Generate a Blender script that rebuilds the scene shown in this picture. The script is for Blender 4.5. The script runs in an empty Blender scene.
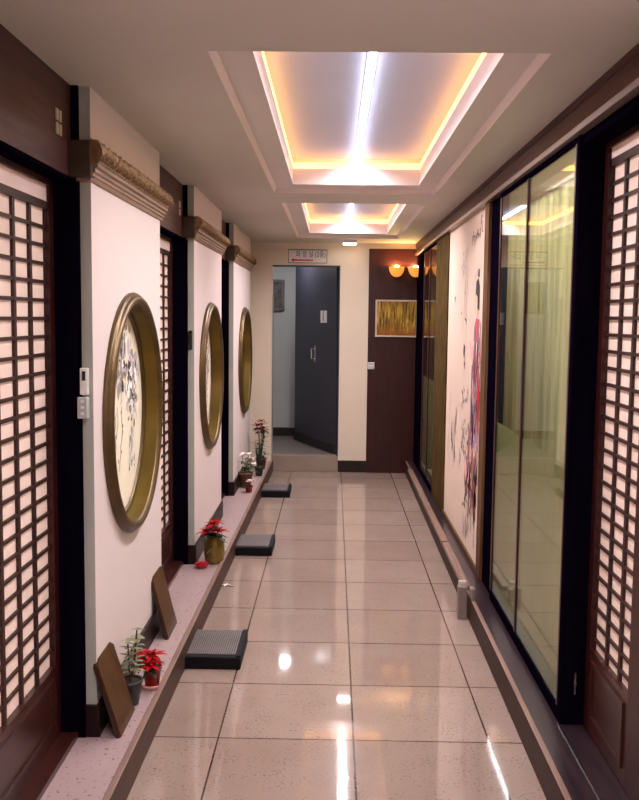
import bpy, bmesh, math, random
from mathutils import Vector, Matrix
R = math.radians
S = bpy.context.scene
C = S.collection
rnd = random.Random(7)

# ------------------------------------------------------------------ camera
def cam_matrix(yaw, pitch, roll):
    # forward = +Y, right = +X
    m = Matrix.Rotation(yaw, 3, 'Z') @ Matrix.Rotation(pitch, 3, 'X') @ Matrix.Rotation(roll, 3, 'Y')
    r, f, u = m @ Vector((1, 0, 0)), m @ Vector((0, 1, 0)), m @ Vector((0, 0, 1))
    M = Matrix((r, u, -f)).transposed().to_4x4()
    return M
cd = bpy.data.cameras.new('camera'); cam = bpy.data.objects.new('camera', cd); C.objects.link(cam)
M = cam_matrix(.01439, -.09075, -.011254); M.translation = (0, 0, 1.551)
cam.matrix_world = M
cd.sensor_fit = 'VERTICAL'; cd.sensor_height = 24; cd.sensor_width = 24; cd.lens = 903.93 / 800 * 24
cd.clip_start = .05
S.camera = cam

# ------------------------------------------------------------------ world, exposure, light levels
w = bpy.data.worlds.new('world'); S.world = w; w.use_nodes = True
w.node_tree.nodes['Background'].inputs[0].default_value = (1, .93, .9, 1)
w.node_tree.nodes['Background'].inputs[1].default_value = .05
S.view_settings.view_transform = 'Standard'; S.view_settings.look = 'None'
S.view_settings.gamma = 1; S.view_settings.use_curve_mapping = False
S.view_settings.exposure = 0.3
LED_WARM = 3.6; TUBE = 8.0; STRIP = 40.0; LOBBY = 260.0; SCONCE = 150.0; ROOM = 48.0

def area(name, loc, size, power, col, rot=(0, 0, 0), spread=R(180)):
    d = bpy.data.lights.new(name, 'AREA'); d.shape = 'RECTANGLE'; d.size, d.size_y = size; d.energy = power; d.color = col; d.spread = spread
    o = bpy.data.objects.new(name, d); o.location = loc; o.rotation_euler = rot; C.objects.link(o); return o

# ------------------------------------------------------------------ materials
def nodes(name):
    m = bpy.data.materials.new(name); m.use_nodes = True
    nt = m.node_tree; return m, nt, nt.nodes['Principled BSDF']
def coords(nt):
    return nt.nodes.new('ShaderNodeTexCoord').outputs['Object']
def math_(nt, op, a, b=None, c=None):
    n = nt.nodes.new('ShaderNodeMath'); n.operation = op
    for i, v in enumerate((a, b, c)):
        if v is None: continue
        if isinstance(v, (int, float)): n.inputs[i].default_value = v
        else: nt.links.new(v, n.inputs[i])
    return n.outputs[0]
def mix(nt, fac, a, b, mode='MIX'):
    n = nt.nodes.new('ShaderNodeMix'); n.data_type = 'RGBA'; n.blend_type = mode
    for s, v in ((n.inputs[0], fac), (n.inputs[6], a), (n.inputs[7], b)):
        if isinstance(v, (int, float)): s.default_value = v
        elif isinstance(v, tuple): s.default_value = v + (1,) if len(v) == 3 else v
        else: nt.links.new(v, s)
    return n.outputs[2]
def noise(nt, scale, detail=4, vec=None, stretch=None, rough=.55):
    n = nt.nodes.new('ShaderNodeTexNoise'); n.inputs['Scale'].default_value = scale; n.inputs['Detail'].default_value = detail
    n.inputs['Roughness'].default_value = rough
    v = vec or coords(nt)
    if stretch:
        mp = nt.nodes.new('ShaderNodeMapping'); mp.inputs['Scale'].default_value = stretch
        nt.links.new(v, mp.inputs['Vector']); v = mp.outputs[0]
    nt.links.new(v, n.inputs['Vector']); return n.outputs['Fac']
def ramp(nt, fac, stops):
    n = nt.nodes.new('ShaderNodeValToRGB'); nt.links.new(fac, n.inputs[0])
    el = n.color_ramp.elements
    while len(el) < len(stops): el.new(.5)
    for e, (p, c) in zip(el, stops):
        e.position = p; e.color = c + (1,) if isinstance(c, tuple) else (c, c, c, 1)
    return n.outputs[0]
def bump(nt, b, h, strength=.3, dist=.01):
    n = nt.nodes.new('ShaderNodeBump'); n.inputs['Strength'].default_value = strength; n.inputs['Distance'].default_value = dist
    nt.links.new(h, n.inputs['Height']); nt.links.new(n.outputs[0], b.inputs['Normal'])
def mat(name, col, rough=.5, metal=0, var=.12, scale=6, stretch=None, bmp=0, coat=0, spec=.5, emit=None, es=0, alpha=None, trans=0):
    m, nt, b = nodes(name)
    f = noise(nt, scale, 5, stretch=stretch)
    dark = tuple(c * (1 - var) for c in col); lite = tuple(min(1, c * (1 + var)) for c in col)
    nt.links.new(ramp(nt, f, [(.3, dark), (.7, lite)]), b.inputs['Base Color'])
    b.inputs['Roughness'].default_value = rough; b.inputs['Metallic'].default_value = metal
    b.inputs['Coat Weight'].default_value = coat; b.inputs['Specular IOR Level'].default_value = spec
    b.inputs['Transmission Weight'].default_value = trans
    if emit: b.inputs['Emission Color'].default_value = emit + (1,); b.inputs['Emission Strength'].default_value = es
    if bmp: bump(nt, b, f, bmp)
    return m

def sr(r, g, b):   # sRGB 0-255 -> linear
    return tuple(((c / 255) / 12.92 if c / 255 <= .04045 else ((c / 255 + .055) / 1.055) ** 2.4) for c in (r, g, b))

def floor_mat():
    m, nt, b = nodes('travertine_tile')
    co = coords(nt)
    mp = nt.nodes.new('ShaderNodeMapping'); mp.inputs['Location'].default_value = (-.0934 + 5, -3.21 + 5, 0); nt.links.new(co, mp.inputs[0])
    br = nt.nodes.new('ShaderNodeTexBrick'); br.offset = 0; br.squash = 1
    br.inputs['Scale'].default_value = 1; br.inputs['Brick Width'].default_value = .5; br.inputs['Row Height'].default_value = .5
    br.inputs['Mortar Size'].default_value = .0038; br.inputs['Mortar Smooth'].default_value = .2; br.inputs['Bias'].default_value = 0
    br.inputs['Color1'].default_value = sr(160, 138, 128) + (1,); br.inputs['Color2'].default_value = sr(150, 128, 118) + (1,)
    br.inputs['Mortar'].default_value = sr(48, 30, 26) + (1,)
    nt.links.new(mp.outputs[0], br.inputs['Vector'])
    big = noise(nt, 3, 4)
    col = mix(nt, ramp(nt, big, [(.35, 0.0), (.7, .35)]), br.outputs['Color'], sr(132, 108, 96))
    pits = noise(nt, 95, 2)
    cl = noise(nt, 9, 4)
    pm = math_(nt, 'MULTIPLY', ramp(nt, pits, [(.585, 0.0), (.625, 1.0)]), ramp(nt, cl, [(.46, .10), (.58, 1.0)]))
    col = mix(nt, pm, col, sr(70, 48, 42))
    nt.links.new(col, b.inputs['Base Color'])
    b.inputs['Roughness'].default_value = .12; b.inputs['Specular IOR Level'].default_value = .5
    rr = math_(nt, 'MULTIPLY_ADD', noise(nt, 9, 3), .05, .02); rr = math_(nt, 'MULTIPLY_ADD', pm, .4, rr); nt.links.new(rr, b.inputs['Roughness'])
    h = math_(nt, 'ADD', math_(nt, 'MULTIPLY', br.outputs['Fac'], -1), math_(nt, 'MULTIPLY', pm, -.6))
    bump(nt, b, h, .3, .001)
    return m
def speckle_mat(name, base, dots, scale=90, rough=.4):
    m, nt, b = nodes(name)
    f = noise(nt, scale, 2); g = noise(nt, 8, 4)
    c = mix(nt, ramp(nt, g, [(.3, 0.0), (.7, .5)]), base, tuple(x * .85 for x in base))
    c = mix(nt, ramp(nt, f, [(.62, 0.0), (.68, .8)]), c, dots)
    nt.links.new(c, b.inputs['Base Color']); b.inputs['Roughness'].default_value = rough
    return m
def wood_mat(name, a, bcol, rough=.35, coat=.3, grain='z', scale=5, spec=.4):
    m, nt, b = nodes(name)
    st = {'z': (7, 7, .5), 'y': (7, .5, 7), 'x': (.5, 7, 7)}[grain]
    f = noise(nt, scale, 6, stretch=st, rough=.65)
    nt.links.new(ramp(nt, f, [(.3, a), (.72, bcol)]), b.inputs['Base Color'])
    b.inputs['Roughness'].default_value = rough; b.inputs['Coat Weight'].default_value = coat; b.inputs['Coat Roughness'].default_value = .2; b.inputs['Specular IOR Level'].default_value = spec
    bump(nt, b, f, .08, .004)
    return m
def emis(name, col, s):
    m, nt, b = nodes(name); b.inputs['Base Color'].default_value = col + (1,)
    b.inputs['Emission Color'].default_value = col + (1,); b.inputs['Emission Strength'].default_value = s; return m
def glass_mat(name, tint=(.88, .93, .88)):
    m = bpy.data.materials.new(name); m.use_nodes = True; nt = m.node_tree; nt.nodes.clear()
    o = nt.nodes.new('ShaderNodeOutputMaterial'); t = nt.nodes.new('ShaderNodeBsdfTransparent'); g = nt.nodes.new('ShaderNodeBsdfGlossy')
    t.inputs[0].default_value = tint + (1,); g.inputs['Roughness'].default_value = .02
    fr = nt.nodes.new('ShaderNodeFresnel'); ge = nt.nodes.new('ShaderNodeNewGeometry')
    nt.links.new(math_(nt, 'MULTIPLY_ADD', ge.outputs['Backfacing'], 1/1.4-1.4, 1.4), fr.inputs[0])
    mx = nt.nodes.new('ShaderNodeMixShader'); nt.links.new(fr.outputs[0], mx.inputs[0]); nt.links.new(t.outputs[0], mx.inputs[1]); nt.links.new(g.outputs[0], mx.inputs[2])
    nt.links.new(mx.outputs[0], o.inputs[0]); return m

MT = dict(
 floor=floor_mat(),
 wall=mat('pink_plaster', sr(224, 208, 208), .6, var=.02, scale=2, bmp=.03),
 wall_far=mat('cream_plaster', sr(226, 208, 190), .6, var=.03, scale=2),
 strip=mat('grey_painted_edge', sr(168, 168, 160), .5, var=.06, scale=4),
 ceiling=mat('ceiling_paint', sr(196, 190, 180), .7, var=.03, scale=1.5),
 molding=mat('coffer_white', sr(232, 218, 218), .5, var=.02, scale=2),
 tray=mat('tray_paint', sr(206, 210, 238), .55, var=.03, scale=2),
 ledge=speckle_mat('pink_granite', sr(172, 146, 146), sr(78, 48, 52), 60, .4),
 kerb=wood_mat('kerb_stone_brown', sr(54, 32, 26), sr(88, 58, 48), .5, 0, 'y', 8, spec=.3),
 kerb_dark=wood_mat('kerb_dark_brown', sr(38, 18, 14), sr(62, 34, 28), .5, 0, 'y', 8, spec=.15),
 kerb_top=wood_mat('kerb_top', sr(112, 84, 74), sr(142, 112, 100), .45, .05, 'y', 8),
 wood=wood_mat('dark_red_wood', sr(32, 7, 7), sr(64, 20, 17), .4, .1, 'z', spec=.3),
 woodh=wood_mat('dark_red_wood_horizontal', sr(40, 14, 12), sr(72, 32, 26), .35, .25, 'y'),
 lattice=wood_mat('lattice_wood', sr(38, 16, 13), sr(66, 33, 26), .5, 0, 'z'),
 indigo=wood_mat('near_black_frame', sr(6, 3, 13), sr(14, 8, 22), .6, 0, 'z', spec=0),
 skirt=wood_mat('skirting_maroon', sr(20, 4, 5), sr(36, 9, 9), .45, 0, 'y', spec=.25),
 header=wood_mat('header_wood', sr(58, 32, 32), sr(88, 56, 53), .45, 0, 'y', spec=.15),
 header_trim=mat('header_trim', sr(132, 112, 106), .3, .3, stretch=(1, .3, 1)),
 goldwood=wood_mat('gold_brown_post', sr(66, 40, 28), sr(122, 86, 58), .5, 0, 'z', spec=.1),
 olivewood=wood_mat('textured_olive_wood', sr(30, 20, 12), sr(110, 88, 56), .7, 0, 'z', 14, spec=0),
 platform=wood_mat('platform_plum', sr(30, 19, 27), sr(54, 36, 42), .3, .25, 'y'),
 panel=wood_mat('far_panel_wood', sr(38, 8, 8), sr(58, 18, 16), .4, .1, 'z'),
 farskirt=mat('black_skirting', sr(26, 16, 16), .4),
 paper=mat('door_paper', sr(232, 206, 196), .75, var=.04, scale=12, emit=sr(255, 222, 205), es=.07),  # faint emission added to the paper, standing in for backlight
 transom=mat('transom_paper', sr(240, 216, 212), .35, var=.05, scale=5),
 bronze=mat('bronze_frame', sr(92, 72, 44), .38, .55, var=.3, scale=8, bmp=.15, stretch=(1, 1, 1)),
 gold=mat('olive_gold_bevel', sr(104, 82, 24), .35, .5, var=.25, scale=4),
 gilt=mat('aged_gilt', sr(122, 90, 58), .45, .45, var=.45, scale=45, bmp=.5),
 giltd=mat('stepped_gilt', sr(140, 114, 98), .45, .2, var=.3, scale=30, stretch=(1, .15, 4), bmp=.2),
 giltend=mat('gilt_end_block', sr(60, 46, 30), .5, .2, var=.25, scale=10),
 silver=mat('silver_picture_frame', sr(110, 106, 104), .35, .5),
 cream=mat('light_picture_frame', sr(196, 180, 166), .4),
 lobbywall=mat('lobby_paint', sr(186, 186, 184), .6, var=.03),
 lobbyfloor=speckle_mat('lobby_tile', sr(120, 108, 104), sr(70, 60, 60), 60, .4),
 steptile=mat('riser_tile', sr(150, 130, 118), .35, var=.08),
 bluedoor=mat('slate_door', sr(58, 56, 68), .4, var=.1, scale=3),
 chrome=mat('chrome', (.7, .7, .7), .2, 1),
 steel=mat('brushed_metal', sr(140, 124, 118), .4, .4, var=.08, scale=20, stretch=(1, 1, .2)),
 white=mat('white_plastic', sr(225, 222, 220), .35, var=.02),
 greyplastic=mat('grey_plastic', sr(176, 176, 178), .4, var=.03),
 black=mat('black_plastic', sr(18, 18, 20), .35),
 rubber=mat('black_rubber', sr(7, 6, 13), .6, spec=.2, bmp=.1, scale=40),
 red=mat('red_bract', sr(160, 0, 10), .7, spec=.15, var=.35, scale=20),
 redpot=mat('red_pot', sr(150, 14, 22), .3, var=.15),
 redfoil=mat('red_foil', sr(190, 22, 40), .3, var=.25, scale=30, bmp=.3),
 pinksaucer=mat('pink_saucer', sr(236, 170, 160), .4),
 green=mat('leaf_green', sr(60, 82, 40), .5, var=.3, scale=15),
 darkgreen=mat('leaf_dark', sr(36, 50, 34), .5, var=.3, scale=15),
 silverleaf=mat('silver_leaf', sr(132, 134, 104), .5, var=.25, scale=15),
 stem=mat('stem_brown', sr(80, 58, 36), .7),
 soil=mat('soil', sr(50, 36, 28), .9, bmp=.4, scale=60),
 clay=mat('grey_bowl', sr(40, 42, 40), .4),
 brownpot=mat('brown_pot', sr(96, 64, 44), .5, var=.25, scale=20),
 jargold=mat('olive_gold_jar', sr(128, 104, 44), .25, .3, var=.4, scale=12),
 petal=mat('white_petal', sr(244, 232, 226), .5, var=.05),
 pinkpetal=mat('pale_pink_petal', sr(236, 196, 186), .5, var=.08),
 birch=None,
 glass=glass_mat('window_glass'),
 board=wood_mat('brown_board', sr(58, 32, 10), sr(92, 58, 20), .35, .1, 'z', 4, spec=.2),
 boardedge=wood_mat('board_edge', sr(36, 14, 10), sr(60, 28, 20), .4, .3, 'z'),
 bwhite=mat('ink_white', sr(240, 236, 230), .6),
 ink=mat('ink_dark', sr(52, 42, 44), .6, var=.3, scale=30),
 inkgrey=mat('ink_grey', sr(150, 140, 132), .6, var=.3, scale=30),
 inklilac=mat('ink_lilac', sr(196, 180, 196), .6, var=.2, scale=30),
 muralpink=mat('paint_pink', sr(206, 92, 112), .6, var=.25, scale=8),
 muralred=mat('paint_red', sr(206, 40, 62), .6, var=.3, scale=10),
 muralviolet=mat('paint_violet', sr(182, 136, 176), .6, var=.3, scale=8),
 muralrose=mat('paint_pale_rose', sr(240, 186, 180), .6, var=.15, scale=8),
 skin=mat('paint_skin', sr(236, 200, 180), .6),
 mural=mat('mural_ground', sr(236, 210, 196), .6, var=.04, scale=1.5),
 redink=mat('sign_red', sr(200, 20, 60), .5),
 warm=emis('warm_led', (1, .50, .13), LED_WARM),
 tube=emis('white_tube', (.82, .86, 1), TUBE),
 spot=emis('spot_lens', (1, .97, .95), 22),
 lobbylamp=emis('lobby_lamp', (.93, .95, 1), LOBBY),
 bulb=emis('sconce_bulb', (1, .66, .26), SCONCE),
 bowl=mat('amber_bowl', sr(240, 150, 60), .35, var=.15, emit=(1, .36, .06), es=.7),
 brass=mat('brass', sr(150, 100, 50), .3, .8),
)
# painted birch wood picture: vertical golden stripes above a darker ground
def birch_mat():
    m, nt, b = nodes('golden_forest_print')
    f = noise(nt, 50, 5, stretch=(1.2, 1, .12), rough=.7); g = noise(nt, 26, 5)
    c = ramp(nt, f, [(.34, sr(34, 30, 12)), (.46, sr(112, 80, 22)), (.56, sr(176, 134, 40)), (.7, sr(222, 190, 100))])
    sx = nt.nodes.new('ShaderNodeSeparateXYZ'); nt.links.new(coords(nt), sx.inputs[0])
    z = math_(nt, 'ADD', sx.outputs[2], math_(nt, 'MULTIPLY_ADD', g, .12, -.06))
    gr = ramp(nt, math_(nt, 'MULTIPLY_ADD', z, 4.0, .72), [(.1, 1.0), (.5, 0.0)])
    c = mix(nt, gr, c, mix(nt, g, sr(70, 40, 14), sr(190, 110, 40)))
    nt.links.new(c, b.inputs['Base Color']); b.inputs['Roughness'].default_value = .35
    return m
MT['birch'] = birch_mat()
def curtain_mat():
    m, nt, b = nodes('olive_sheer_curtain')
    f = noise(nt, 10, 5, stretch=(1, 6, .15)); nt.links.new(ramp(nt, f, [(.3, sr(150, 144, 120)), (.7, sr(206, 198, 168))]), b.inputs['Base Color'])
    b.inputs['Roughness'].default_value = .8
    tr = nt.nodes.new('ShaderNodeBsdfTranslucent'); tr.inputs[0].default_value = sr(206, 200, 170) + (1,)
    nt.links.new(ramp(nt, f, [(.3, sr(160, 154, 124)), (.7, sr(224, 216, 184))]), tr.inputs[0])
    mx = nt.nodes.new('ShaderNodeMixShader'); mx.inputs[0].default_value = .6
    out = nt.nodes['Material Output']; nt.links.new(b.outputs[0], mx.inputs[1]); nt.links.new(tr.outputs[0], mx.inputs[2]); nt.links.new(mx.outputs[0], out.inputs[0])
    return m
MT['curtain'] = curtain_mat()
def film_mat():
    m = bpy.data.materials.new('frosted_film'); m.use_nodes = True; nt = m.node_tree; b = nt.nodes['Principled BSDF']
    f = noise(nt, 14, 5, stretch=(1, 3, .4)); nt.links.new(ramp(nt, f, [(.3, sr(186, 170, 124)), (.7, sr(206, 192, 146))]), b.inputs['Base Color'])
    b.inputs['Roughness'].default_value = .35; b.inputs['Alpha'].default_value = .7; return m
MT['film'] = film_mat()

# ------------------------------------------------------------------ mesh helpers
class MB:
    def __init__(s): s.v = []; s.f = []; s.mi = []; s.sm = []; s.k = 0; s.smooth = False
    def face(s, ids): s.f.append(ids); s.mi.append(s.k); s.sm.append(s.smooth)
    def box(s, x0, x1, y0, y1, z0, z1, M=None):
        n = len(s.v)
        p = [Vector(q) for q in ((x0,y0,z0),(x1,y0,z0),(x1,y1,z0),(x0,y1,z0),(x0,y0,z1),(x1,y0,z1),(x1,y1,z1),(x0,y1,z1))]
        if M: p = [M @ q for q in p]
        s.v += [tuple(q) for q in p]
        for q in ((0,3,2,1),(4,5,6,7),(0,1,5,4),(1,2,6,5),(2,3,7,6),(3,0,4,7)): s.face([n+i for i in q])
        return s
    def prism(s, poly, axis, a, b, closed=True):
        """poly: 2D points in the two other axes (order xyz minus axis)"""
        n = len(s.v); k = len(poly)
        for c in (a, b):
            for p in poly:
                q = list(p); q.insert('xyz'.index(axis), c); s.v.append(tuple(q))
        for i in range(k):
            j = (i+1) % k; s.face([n+i, n+j, n+k+j, n+k+i])
        if closed: s.face([n+i for i in range(k)][::-1]); s.face([n+k+i for i in range(k)])
        return s
    def lathe(s, prof, c=(0,0,0), seg=24, M=None, cap=False):
        n = len(s.v); k = len(prof)
        for i in range(seg):
            a = 2*math.pi*i/seg
            for r, z in prof:
                p = Vector((r*math.cos(a), r*math.sin(a), z))
                if M: p = M @ p
                s.v.append(tuple(p + Vector(c)))
        for i in range(seg):
            j = (i+1) % seg
            for t in range(k-1): s.face([n+i*k+t, n+j*k+t, n+j*k+t+1, n+i*k+t+1])
        return s
    def tube(s, pts, r, seg=8):
        n = len(s.v); pts = [Vector(p) for p in pts]
        for i, p in enumerate(pts):
            d = (pts[min(i+1, len(pts)-1)] - pts[max(i-1, 0)]).normalized()
            a = d.orthogonal().normalized(); b = d.cross(a); rr = r[i] if isinstance(r, (list, tuple)) else r
            for t in range(seg):
                th = 2*math.pi*t/seg; s.v.append(tuple(p + a*math.cos(th)*rr + b*math.sin(th)*rr))
        for i in range(len(pts)-1):
            for t in range(seg):
                u = (t+1) % seg; s.face([n+i*seg+t, n+i*seg+u, n+(i+1)*seg+u, n+(i+1)*seg+t])
        s.face([n+t for t in range(seg)][::-1]); s.face([n+(len(pts)-1)*seg+t for t in range(seg)])
        return s
    def leaf(s, base, d, up, L, W, bend=.2, fold=.15, n=6):
        base = Vector(base); d = Vector(d).normalized(); up = Vector(up); side = d.cross(up).normalized(); up = side.cross(d).normalized()
        k = len(s.v)
        for i in range(n+1):
            t = i/n; w = W*math.sin(math.pi*min(1, t*.92+.06))**.8*(1-.25*t)/2
            if i == n: w = W*.02
            c = base + d*L*t - up*bend*L*t*t
            s.v += [tuple(c - side*w + up*w*fold), tuple(c), tuple(c + side*w + up*w*fold)]
        for i in range(n):
            a = k+3*i; s.face([a, a+1, a+4, a+3]); s.face([a+1, a+2, a+5, a+4])
        return s
    def build(s, name, mats, parent=None, bevel=0, thick=0):
        me = bpy.data.meshes.new(name)
        off = Vector(parent_loc(parent)) if parent and not getattr(s, 'local', False) else Vector((0,0,0))
        me.from_pydata([tuple(Vector(v) - off) for v in s.v], [], s.f); me.update()
        for m in (mats if isinstance(mats, (list, tuple)) else [mats]): me.materials.append(m)
        for p, k, sm in zip(me.polygons, s.mi, s.sm): p.material_index = k; p.use_smooth = sm
        bm = bmesh.new(); bm.from_mesh(me); bmesh.ops.recalc_face_normals(bm, faces=bm.faces); bm.to_mesh(me); bm.free()
        o = bpy.data.objects.new(name, me); C.objects.link(o)
        if parent: o.parent = parent
        if thick:
            md = o.modifiers.new('solid', 'SOLIDIFY'); md.thickness = thick; md.offset = 0
        if bevel:
            md = o.modifiers.new('bevel', 'BEVEL'); md.width = bevel; md.segments = 2; md.limit_method = 'ANGLE'; md.angle_limit = R(40)
        return o
def parent_loc(o):
    l = Vector((0,0,0))
    while o: l = l + o.location; o = o.parent
    return l
def local():
    m = MB(); m.local = True; return m
def tag(o, label=None, cat=None, group=None, kind=None):
    if label: o['label'] = label
    if cat: o['category'] = cat
    if group: o['group'] = group
    if kind: o['kind'] = kind
    return o
def empty(name, loc, label=None, cat=None, group=None, kind=None, rz=0):
    o = bpy.data.objects.new(name, None); C.objects.link(o); o.location = loc; o.rotation_euler = (0,0,rz); o.empty_display_size = .1
    return tag(o, label, cat, group, kind)
def struct(name, mb, m, label, cat, bevel=0):
    return tag(mb.build(name, m, None, bevel), label, cat, None, 'structure')
def copy_tree(o, parent=None):
    c = o.copy(); C.objects.link(c); c.parent = parent
    for ch in list(o.children): copy_tree(ch, c)
    return c
def text_mesh(txt, size, m, parent, loc, rot, name, ext=.0008, align='CENTER', sx=1):
    cu = bpy.data.curves.new('t', 'FONT'); cu.body = txt; cu.size = size; cu.extrude = ext; cu.align_x = align; cu.align_y = 'CENTER'
    t = bpy.data.objects.new('t', cu); C.objects.link(t)
    bpy.context.view_layer.update()
    me = bpy.data.meshes.new_from_object(t.evaluated_get(bpy.context.evaluated_depsgraph_get()))
    bpy.data.objects.remove(t)
    me.name = name; me.materials.clear(); me.materials.append(m)
    o = bpy.data.objects.new(name, me); C.objects.link(o); o.parent = parent; o.location = loc; o.rotation_euler = rot; o.scale = (sx, 1, 1)
    return o

# ------------------------------------------------------------------ dimensions
YB = -2.2; YF = 9.05; ZC = 2.29
XL = -.80; XR = .82; XLR = -.92; LZ = .10; PZ = .12

# ------------------------------------------------------------------ shell
fl = MB(); fl.box(-1.0, 1.0, YB, YF+.02, -.1, 0)
struct('floor', fl, MT['floor'], 'glossy speckled beige tile floor of the corridor', 'floor')

# ceiling with three coffers cut in
CO = [(-.362, .597, -.90, 2.10), (-.362, .597, 2.60, 5.50), (-.345, .592, 5.95, 8.52)]
H1, HB, HT = 2.32, 2.41, 2.475
def inner(c): return (c[0]+.118, c[1]-.112, c[2]+.10, c[3]-.17)
ce = MB()
xs = [-1.05, 1.05]
def quad(mb, x0, x1, y0, y1, z):
    n = len(mb.v); mb.v += [(x0,y0,z),(x1,y0,z),(x1,y1,z),(x0,y1,z)]; mb.face([n,n+1,n+2,n+3])
def ringplane(mb, o, i, z):
    quad(mb, o[0], i[0], o[2], o[3], z); quad(mb, i[1], o[1], o[2], o[3], z)
    quad(mb, i[0], i[1], o[2], i[2], z); quad(mb, i[0], i[1], i[3], o[3], z)
def walls(mb, r, z0, z1):
    n = len(mb.v)
    for z in (z0, z1): mb.v += [(r[0],r[2],z),(r[1],r[2],z),(r[1],r[3],z),(r[0],r[3],z)]
    for a in range(4): mb.face([n+a, n+(a+1)%4, n+4+(a+1)%4, n+4+a])
yy = YB
ytop = YF + .02
for c in CO:
    quad(ce, -1.05, 1.05, yy, c[2], ZC); quad(ce, -1.05, c[0], c[2], c[3], ZC); quad(ce, c[1], 1.05, c[2], c[3], ZC); yy = c[3]
quad(ce, -1.05, 1.05, yy, ytop, ZC)
ce.k = 1
for c in CO:
    i = inner(c); sl = .014
    c2 = (c[0]+sl, c[1]-sl, c[2]+sl, c[3]-sl)
    n = len(ce.v)
    for r_, z in ((c, ZC), (c, ZC+.006), (c2, H1)): ce.v += [(r_[0],r_[2],z),(r_[1],r_[2],z),(r_[1],r_[3],z),(r_[0],r_[3],z)]
    for q in (0, 4):
        for a in range(4): ce.face([n+q+a, n+q+(a+1)%4, n+q+4+(a+1)%4, n+q+4+a])
    ce.k = 3; ringplane(ce, c2, i, H1); ce.k = 1
    walls(ce, i, H1, HB)
    o = (i[0]-.05, i[1]+.05, i[2]-.05, i[3]+.05)
    ringplane(ce, o, i, HB); walls(ce, o, HB, HT)
    ce.k = 2; quad(ce, o[0], o[1], o[2], o[3], HT); ce.k = 1
ceo = struct('ceiling', ce, [MT['ceiling'], MT['molding'], MT['tray'], mat('coffer_band', sr(214, 204, 200), .6, var=.02, scale=2)], 'low beige ceiling with stepped recessed light coffers', 'ceiling')
cap = MB(); cap.box(-1.05, 1.05, YB, YF, 2.50, 2.56)
struct('trim_1', cap, MT['ceiling'], 'slab above the recessed ceiling coffers', 'ceiling slab')

# cove lights and tubes
names = ['behind the viewer', 'over the near half of the corridor', 'over the far half of the corridor']
for c, wh in zip(CO, names):
    i = inner(c)
    e = empty('cove_light', ((i[0]+i[1])/2, (i[2]+i[3])/2, HB), 'warm orange strip light around the ceiling coffer ' + wh, 'cove light', 'warm coffer strip lights')
    g = .012
    for (x0, x1, y0, y1) in ((i[0]-g, i[0]-.002, i[2], i[3]), (i[1]+.002, i[1]+g, i[2], i[3]), (i[0], i[1], i[3]+.002, i[3]+g), (i[0], i[1], i[2]-g, i[2]-.002)):
        s = MB(); s.box(x0, x1, y0, y1, HB+.002, HB+.032); s.build('light_strip', MT['warm'], e)
    xc = (i[0]+i[1])/2 + .005
    t = empty('tube_light', (xc, (i[2]+i[3])/2, HT), 'slim white light tube in the coffer ' + wh, 'tube light', 'white coffer tube lights')
    s = MB(); s.box(xc-.013, xc+.013, i[2]-.02, i[3]+.02, HT-.022, HT-.006); s.build('tube', MT['tube'], t)
    s = MB(); s.box(xc-.018, xc+.018, i[2]-.03, i[3]+.03, HT-.006, HT); s.build('mounting_rail', MT['white'], t)
    area('tube_glow', (xc, (i[2]+i[3])/2, HT-.0225), (.018, i[3]-i[2]), STRIP, (1, .945, .94), spread=R(152))

# far ceiling spot
e = empty('ceiling_light', (.15, 8.76, ZC), 'small flat white ceiling light just before the far wall', 'ceiling light')
s = MB(); s.box(.08, .215, 8.70, 8.82, ZC-.03, ZC); s.build('housing', MT['white'], e, .004)
s = MB(); s.box(.087, .208, 8.707, 8.813, ZC-.036, ZC-.030); s.build('lens', MT['spot'], e)

# ---- left side: piers
NICHE = [(3.59, 1.165), (5.87, 1.165), (8.10, 1.16)]
piers = [(3.0, 4.18), (5.20, 6.47), (7.25, 8.70), (-2.2, 1.75)]
for k, (a, b) in enumerate(piers):
    p = MB(); p.box(-1.0, XL, a, b, LZ, ZC)
    for q in range(len(p.f)): p.mi[q] = 1 if q in (2,) else 0
    if k < 3:      # round niche behind the picture
        del p.f[3], p.mi[3], p.sm[3]
        yc, zc = NICHE[k]; an = sorted([2*math.pi*i/64 for i in range(64)] + [math.atan2(z-zc, y-yc) % (2*math.pi) for y in (a, b) for z in (LZ, ZC)])
        n = len(p.v); N = len(an)
        for t in an:
            cy, cz = math.cos(t), math.sin(t)
            s_ = min([((b-yc) if cy > 0 else (a-yc))/cy if abs(cy) > 1e-9 else 1e9, ((ZC-zc) if cz > 0 else (LZ-zc))/cz if abs(cz) > 1e-9 else 1e9])
            p.v += [(XL, yc+s_*cy, zc+s_*cz), (XL, yc+.436*cy, zc+.436*cz), (XL-.06, yc+.436*cy, zc+.436*cz)]
        for i in range(N):
            j = (i+1) % N; p.face([n+3*i, n+3*j, n+3*j+1, n+3*i+1]); p.face([n+3*i+1, n+3*j+1, n+3*j+2, n+3*i+2])
        p.face([n+3*i+2 for i in range(N)])
    nm = 'wall_left' if k == 0 else 'wall_left.%03d' % k
    struct(nm, p, [MT['wall'], MT['strip']], ['white plaster pier nearest on the left, with the first round picture', 'white plaster pier second along the left wall', 'white plaster pier farthest along the left wall', 'white wall at the near left end, beside the viewer'][k], 'wall')
    if k < 3:
        s = MB(); s.box(XL-.075, XL+.012, a-.012, b+.012, LZ, .213)
        struct('baseboard_left' if k == 0 else 'baseboard_left.%03d' % k, s, MT['skirt'], 'dark maroon skirting round the foot of the %s left pier' % ['nearest', 'middle', 'farthest'][k], 'skirting', .003)
b_ = MB(); b_.box(-1.1, -.985, YB, YF+.02, 0, ZC)
struct('wall_left.005', b_, MT['wood'], 'dark backing wall behind the left doors', 'wall')

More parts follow.
